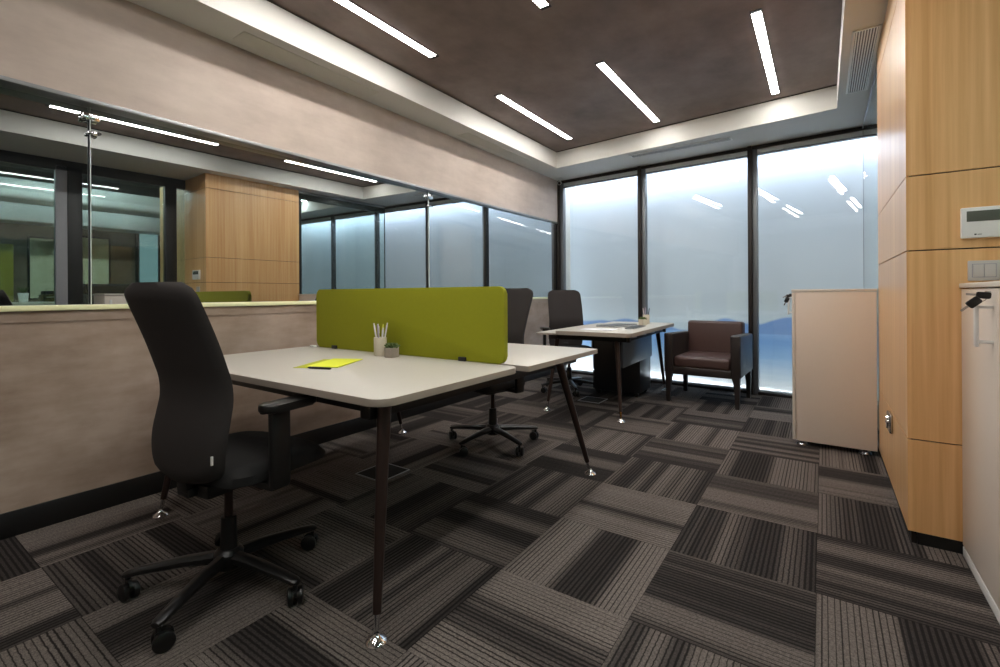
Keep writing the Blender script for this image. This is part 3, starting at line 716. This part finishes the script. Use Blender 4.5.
# front is -y ; seat width .68, depth .66
HW, D0, D1 = .345, -.325, .365
s = MB(); s.box(-HW + .09, HW - .09, D0 + .01, D1 - .12, .345, .455, 'leather', .03, 4); s.build('seat_cushion', t)
b = MB(); b.box(-HW + .075, HW - .075, D1 - .155, D1 - .005, .34, .79, 'leather', .028, 4); b.xf(Matrix.Translation((0, .0, 0)) @ Matrix.Rotation(math.radians(-3), 4, 'X'))
b.build('backrest', t)
MB().box(-HW + .01, HW - .01, D0 + .012, D1 - .02, .275, .352, 'leatherdk', .012, 3).build('seat_base', t)
for sx in (-1, 1):
    a = MB(); x0, x1 = sorted((sx * (HW - .088), sx * HW)); a.box(x0, x1, D0, D1 - .01, .285, .655, 'leatherdk', .016, 3)
    # arms drop a little toward the front edge
    for v in a.bm.verts:
        if v.co.z > .5: v.co.z += .022 * (D1 - v.co.y) / (D1 - D0)
    a.build('arm', t)
    for y in (D0 + .035, D1 - .05):
        l = MB(); x = sx * (HW - .035)
        q = lambda cx, cy, h, z: [(cx - h, cy - h, z), (cx + h, cy - h, z), (cx + h, cy + h, z), (cx - h, cy + h, z)]
        l.rings([q(x, y, .017, 0), q(x, y, .022, .16), q(x - sx * .004, y, .027, .24), q(x - sx * .012, y, .036, .30)], 'leatherdk'); l.build('leg', t, 30)

# ------------------------------------------------------------------ low cabinets
def bar_handle(parent, x, y, z0, z1, so=.035, m='white'):
    h = MB(); h.box(x - so - .010, x - so, y - .011, y + .011, z0, z1, m, .003)
    for z in (z0 + .012, z1 - .022): h.box(x - so, x, y - .007, y + .007, z, z + .010, m, .002)
    return h.build('handle', parent)
def key_bunch(x, y, z, label, lean=1.0):
    t = thing('key_bunch', label, 'keys', (x, y, z))
    k = MB(); k.tube([(-.004, 0, 0), (-.016, 0, 0)], .011, 'steel', 14); k.box(-.03, -.014, -.0015, .0015, -.005, .005, 'steel'); k.build('lock_key', t)
    r = MB(); N = 16
    r.tube([(-.026 + .013 * math.cos(2 * PI * j / N), -.004, -.010 + .013 * math.sin(2 * PI * j / N)) for j in range(N + 1)], .0012, 'steel', 6); r.build('ring', t)
    for cx, cz, w, h, an, dy in ((-.022, -.003, .036, .022, -.1, -.010), (-.046, -.026, .038, .026, .75, -.016)):
        R = Matrix.Translation((cx * lean, dy, cz * (1.9 - .9 * lean))) @ Matrix.Rotation(-an - (1 - lean), 4, 'Y') @ Matrix.Rotation(PI / 2, 4, 'X')
        b = MB(); b.prism(rrect(-w / 2, w / 2, -h / 2, h / 2, .006, 4), -.004, .004, 'blackgloss', .0015); b.xf(R); k = b.build('key', t)
        b = MB(); b.box(-w / 2 - .024, -w / 2, -.0035, .0035, -.0012, .0012, 'steel'); b.xf(R); b.build('blade', k)
    return t
# cabinet by the partition, seen from its side
t = thing('low_cabinet', 'beige waist-high cabinet standing between the oak core and the far windows', 'cabinet', (3.05, 4.27, 0))
dx, dy = 3.05, 4.27
MB().box(2.835 - dx, 3.281 - dx, 3.872 - dy, 4.67 - dy, .038, 1.072, 'cabinet', .002).build('body', t)
MB().box(2.812 - dx, 3.283 - dx, 3.868 - dy, 4.674 - dy, 1.074, 1.092, 'cabtop', .003).build('top_panel', t)
for k, (a, b) in enumerate(((3.872, 4.269), (4.273, 4.67))):
    d = MB().box(2.815 - dx, 2.833 - dx, a - dy, b - dy, .042, 1.070, 'cabtop', .002).build('door', t)
    bar_handle(d, 2.815 - dx, (b - .04 if k == 0 else a + .04) - dy, .90, 1.05)
for x in (2.87, 3.22):
    for y in (3.92, 4.62): MB().lathe([(.001, 0), (.034, 0), (.036, .006), (.030, .018), (.014, .022), (.012, .039), (.001, .039)], 'steel', (x - dx, y - dy, 0)).build('foot', t)
key_bunch(2.809, 3.96, 1.052, 'black keys hanging from the beige cabinet near the windows', .6)
# cabinet at the right edge
t = thing('low_cabinet', 'off-white waist-high cabinet at the right edge, standing against the oak core', 'cabinet', (3.69, 2.14, 0))
dx, dy = 3.69, 2.14
MB().box(3.479 - dx, 3.90 - dx, 1.67 - dy, 2.625 - dy, .04, 1.082, 'cabinet', .002).build('body', t)
MB().box(3.451 - dx, 3.905 - dx, 1.665 - dy, 2.630 - dy, 1.084, 1.103, 'cabtop', .003).build('top_panel', t)
for k, (a, b) in enumerate(((2.150, 2.625), (1.67, 2.146))):
    d = MB().box(3.457 - dx, 3.477 - dx, a - dy, b - dy, .045, 1.080, 'cabinet', .002).build('door', t)
    bar_handle(d, 3.457 - dx, (a + .045) - dy, .885, 1.035)
MB().box(3.457 - dx, 3.90 - dx, 1.67 - dy, 2.625 - dy, 0, .04, 'white', .003).build('plinth', t)
key_bunch(3.453, 2.185, 1.060, 'black keys hanging from the off-white cabinet at the right edge')

# ------------------------------------------------------------------ fittings on the oak core
yf = CY0
t = thing('climate_controller', 'white wall controller with a grey screen on the oak core', 'thermostat', (3.56, yf, 1.345))
MB().box(-.104, .104, -.020, 0, -.061, .061, 'white', .004, 3).build('body', t)
MB().box(-.088, .082, -.0215, -.018, .004, .046, 'lcd', .001).build('screen', t)
MB().box(-.066, -.060, -.0215, -.019, -.050, -.045, 'black').build('mark', t)
MB().box(-.057, -.045, -.0210, -.019, -.049, -.0465, 'lcd').build('mark', t)
for x, z in ((.048, -.030), (.074, -.030), (.048, -.052), (.074, -.052)):
    b = MB().box(x - .010, x + .010, -.0225, -.019, z - .007, z + .007, 'white', .002).build('button', t)
    MB().rings([[(x - .003, -.0232, z - .002), (x + .003, -.0232, z - .002), (x, -.0232, z + .003)], [(x - .003, -.0224, z - .002), (x + .003, -.0224, z - .002), (x, -.0224, z + .003)]], 'black').build('arrow', b)
t = thing('light_switch', 'grey double light switch on the oak core just above the off-white cabinet', 'switch', (3.523, yf, 1.153))
MB().box(-.046, .046, -.010, 0, -.040, .040, 'switch', .003).build('plate', t)
MB().box(-.035, .035, -.0108, -.009, -.027, .027, 'greypost').build('inner_rim', t)
for x in (-.0165, .0165): MB().box(x - .0155, x + .0155, -.0145, -.009, -.0245, .0245, 'switch', .0015).build('rocker', t)
t = thing('wall_socket', 'silver power socket low on the side of the oak core', 'socket', (CX, 3.20, .385))
MB().box(-.016, 0, -.065, .065, -.048, .048, 'steel', .005).build('plate', t)
k = MB(); k.tube([(-.016, 0, 0), (-.024, 0, 0)], [.034, .032], 'chrome', 24); k.build('face', t)
for y in (-.01, .01): MB().tube([(-.024, y, 0), (-.0252, y, 0)], .0035, 'black', 10).build('pin_hole', t)

# floor boxes
def floor_box(x, y, label, w=.115, rz=0.):
    t = thing('floor_box', label, 'floor socket', (x, y, 0), rz)
    f = MB()
    for a, b, c, d in ((-w, -w + .008, -w, w), (w - .008, w, -w, w), (-w + .008, w - .008, -w, -w + .008), (-w + .008, w - .008, w - .008, w)): f.box(a, b, c, d, 0, .004, 'greypost', .001)
    f.build('frame', t); MB().box(-w + .008, w - .008, -w + .008, w - .008, 0, .003, 'seatfab').build('lid', t)
floor_box(.80, 1.93, 'square floor socket box in the shade under the workstation desk')
floor_box(1.08, 4.42, 'square floor socket box beneath the desk by the window')

# ================================================================== neighbouring office, seen in the reflective glazing
def picture(y0, y1, z0, z1, label):
    t = thing('framed_picture', label, 'picture', (XE - .001, (y0 + y1) / 2, (z0 + z1) / 2)); a = (y1 - y0) / 2; b = (z1 - z0) / 2
    MB().box(-.02, -.006, -a, a, -b, b, 'picture').build('print', t)
    f = MB()
    for p, q, r, s_ in ((-a - .03, -a, -b - .03, b + .03), (a, a + .03, -b - .03, b + .03), (-a, a, -b - .03, -b), (-a, a, b, b + .03)): f.box(-.035, 0, p, q, r, s_, 'black', .002)
    f.build('frame', t)
picture(2.35, 2.78, 1.30, 2.15, 'pale picture in a black frame on the brown office wall, mirrored behind the near chair')
picture(1.72, 2.02, 1.05, 2.08, 'tall pale picture in a black frame, mirrored left of the grey post')
m = MB(); m.box(XE - .03, XE, 3.25, 3.56, .3, 2.3, 'litpanel'); m.box(XE - .05, XE, 3.56, 3.62, .2, 2.36, 'black'); m.box(XE - .05, XE, 3.19, 3.25, .2, 2.36, 'black'); m.box(XE - .05, XE, 3.25, 3.56, 2.3, 2.36, 'black')
struct(m, 'window_11', 'bluish lit window of the neighbouring office', 'window')
m = MB(); m.box(XE - .07, XE - .006, .6, 1.52, .0, 1.95, 'olivepanel', .01); tag(m.build('felt_screen'), 'tall olive felt screen against the brown office wall, mirrored at the left edge', 'screen')
t = thing('sideboard', 'long low sideboard in the neighbouring office, mirrored below the pictures', 'sideboard', (6.4, 1.9, 0))
MB().box(-.25, .25, -1.4, 1.1, .06, .98, 'cabinet', .004).build('body', t)
MB().box(-.27, .27, -1.42, 1.12, .98, 1.0, 'cabtop', .003).build('top_panel', t)
for k in range(5): MB().box(-.268, -.25, -1.39 + k * .498, -1.39 + k * .498 + .49, .08, .97, 'cabinet', .002).build('door', t)
MB().box(-.22, .24, -1.38, 1.08, 0, .06, 'black').build('plinth', t)
t = thing('lounge_chair', 'black low-back lounge chair in the neighbouring office', 'chair', (5.5, 2.15, 0), .2)
MB().box(-.30, .30, -.35, .35, .22, .44, 'seatfab', .04, 3).build('seat', t)
MB().box(.20, .34, -.36, .36, .40, 1.26, 'seatfab', .05, 4).build('backrest', t)
for y in (-.36, .30): MB().box(-.28, .30, y, y + .06, .3, .62, 'seatfab', .02).build('arm', t)
for x in (-.25, .27):
    for y in (-.3, .3): MB().tube([(x, y, .24), (x, y, 0)], [.02, .014], 'black', 10).build('leg', t)
t = thing('lounge_chair', 'black rounded chair back mirrored at the left edge of the glazing', 'chair', (5.6, .85, 0), -.3)
MB().box(-.30, .30, -.33, .33, .22, .44, 'seatfab', .04, 3).build('seat', t)
MB().box(.20, .34, -.26, .26, .40, 1.22, 'seatfab', .06, 5).build('backrest', t)
for x in (-.25, .27):
    for y in (-.28, .28): MB().tube([(x, y, .24), (x, y, 0)], [.02, .014], 'black', 10).build('leg', t)
t = thing('plant_pot', 'white pot with a small plant on the office sideboard', 'potted plant', (6.35, 1.42, 1.0))
MB().lathe([(.001, 0), (.045, 0), (.06, .13), (.055, .13), (.05, .12), (.001, .12)], 'white').build('pot', t)
p = MB()
for k in range(16):
    a = k * 2.4; d = Vector((math.cos(a) * .6, math.sin(a) * .6, 1)).normalized(); p.tube([(0, 0, .11), Vector((0, 0, .11)) + d * .06, Vector((0, 0, .11)) + d * .12], [.003, .009, .002], 'plant', 6)
p.build('leaves', t)
t = thing('printer', 'black flat printer on the office sideboard', 'printer', (6.4, 1.78, 1.0))
MB().box(-.18, .18, -.17, .17, 0, .11, 'blackgloss', .012).build('body', t)
MB().box(-.21, -.17, -.14, .14, .06, .075, 'alu', .003).build('paper_tray', t)
MB().box(-.16, .16, -.15, .15, .11, .16, 'black', .012).build('lid', t)
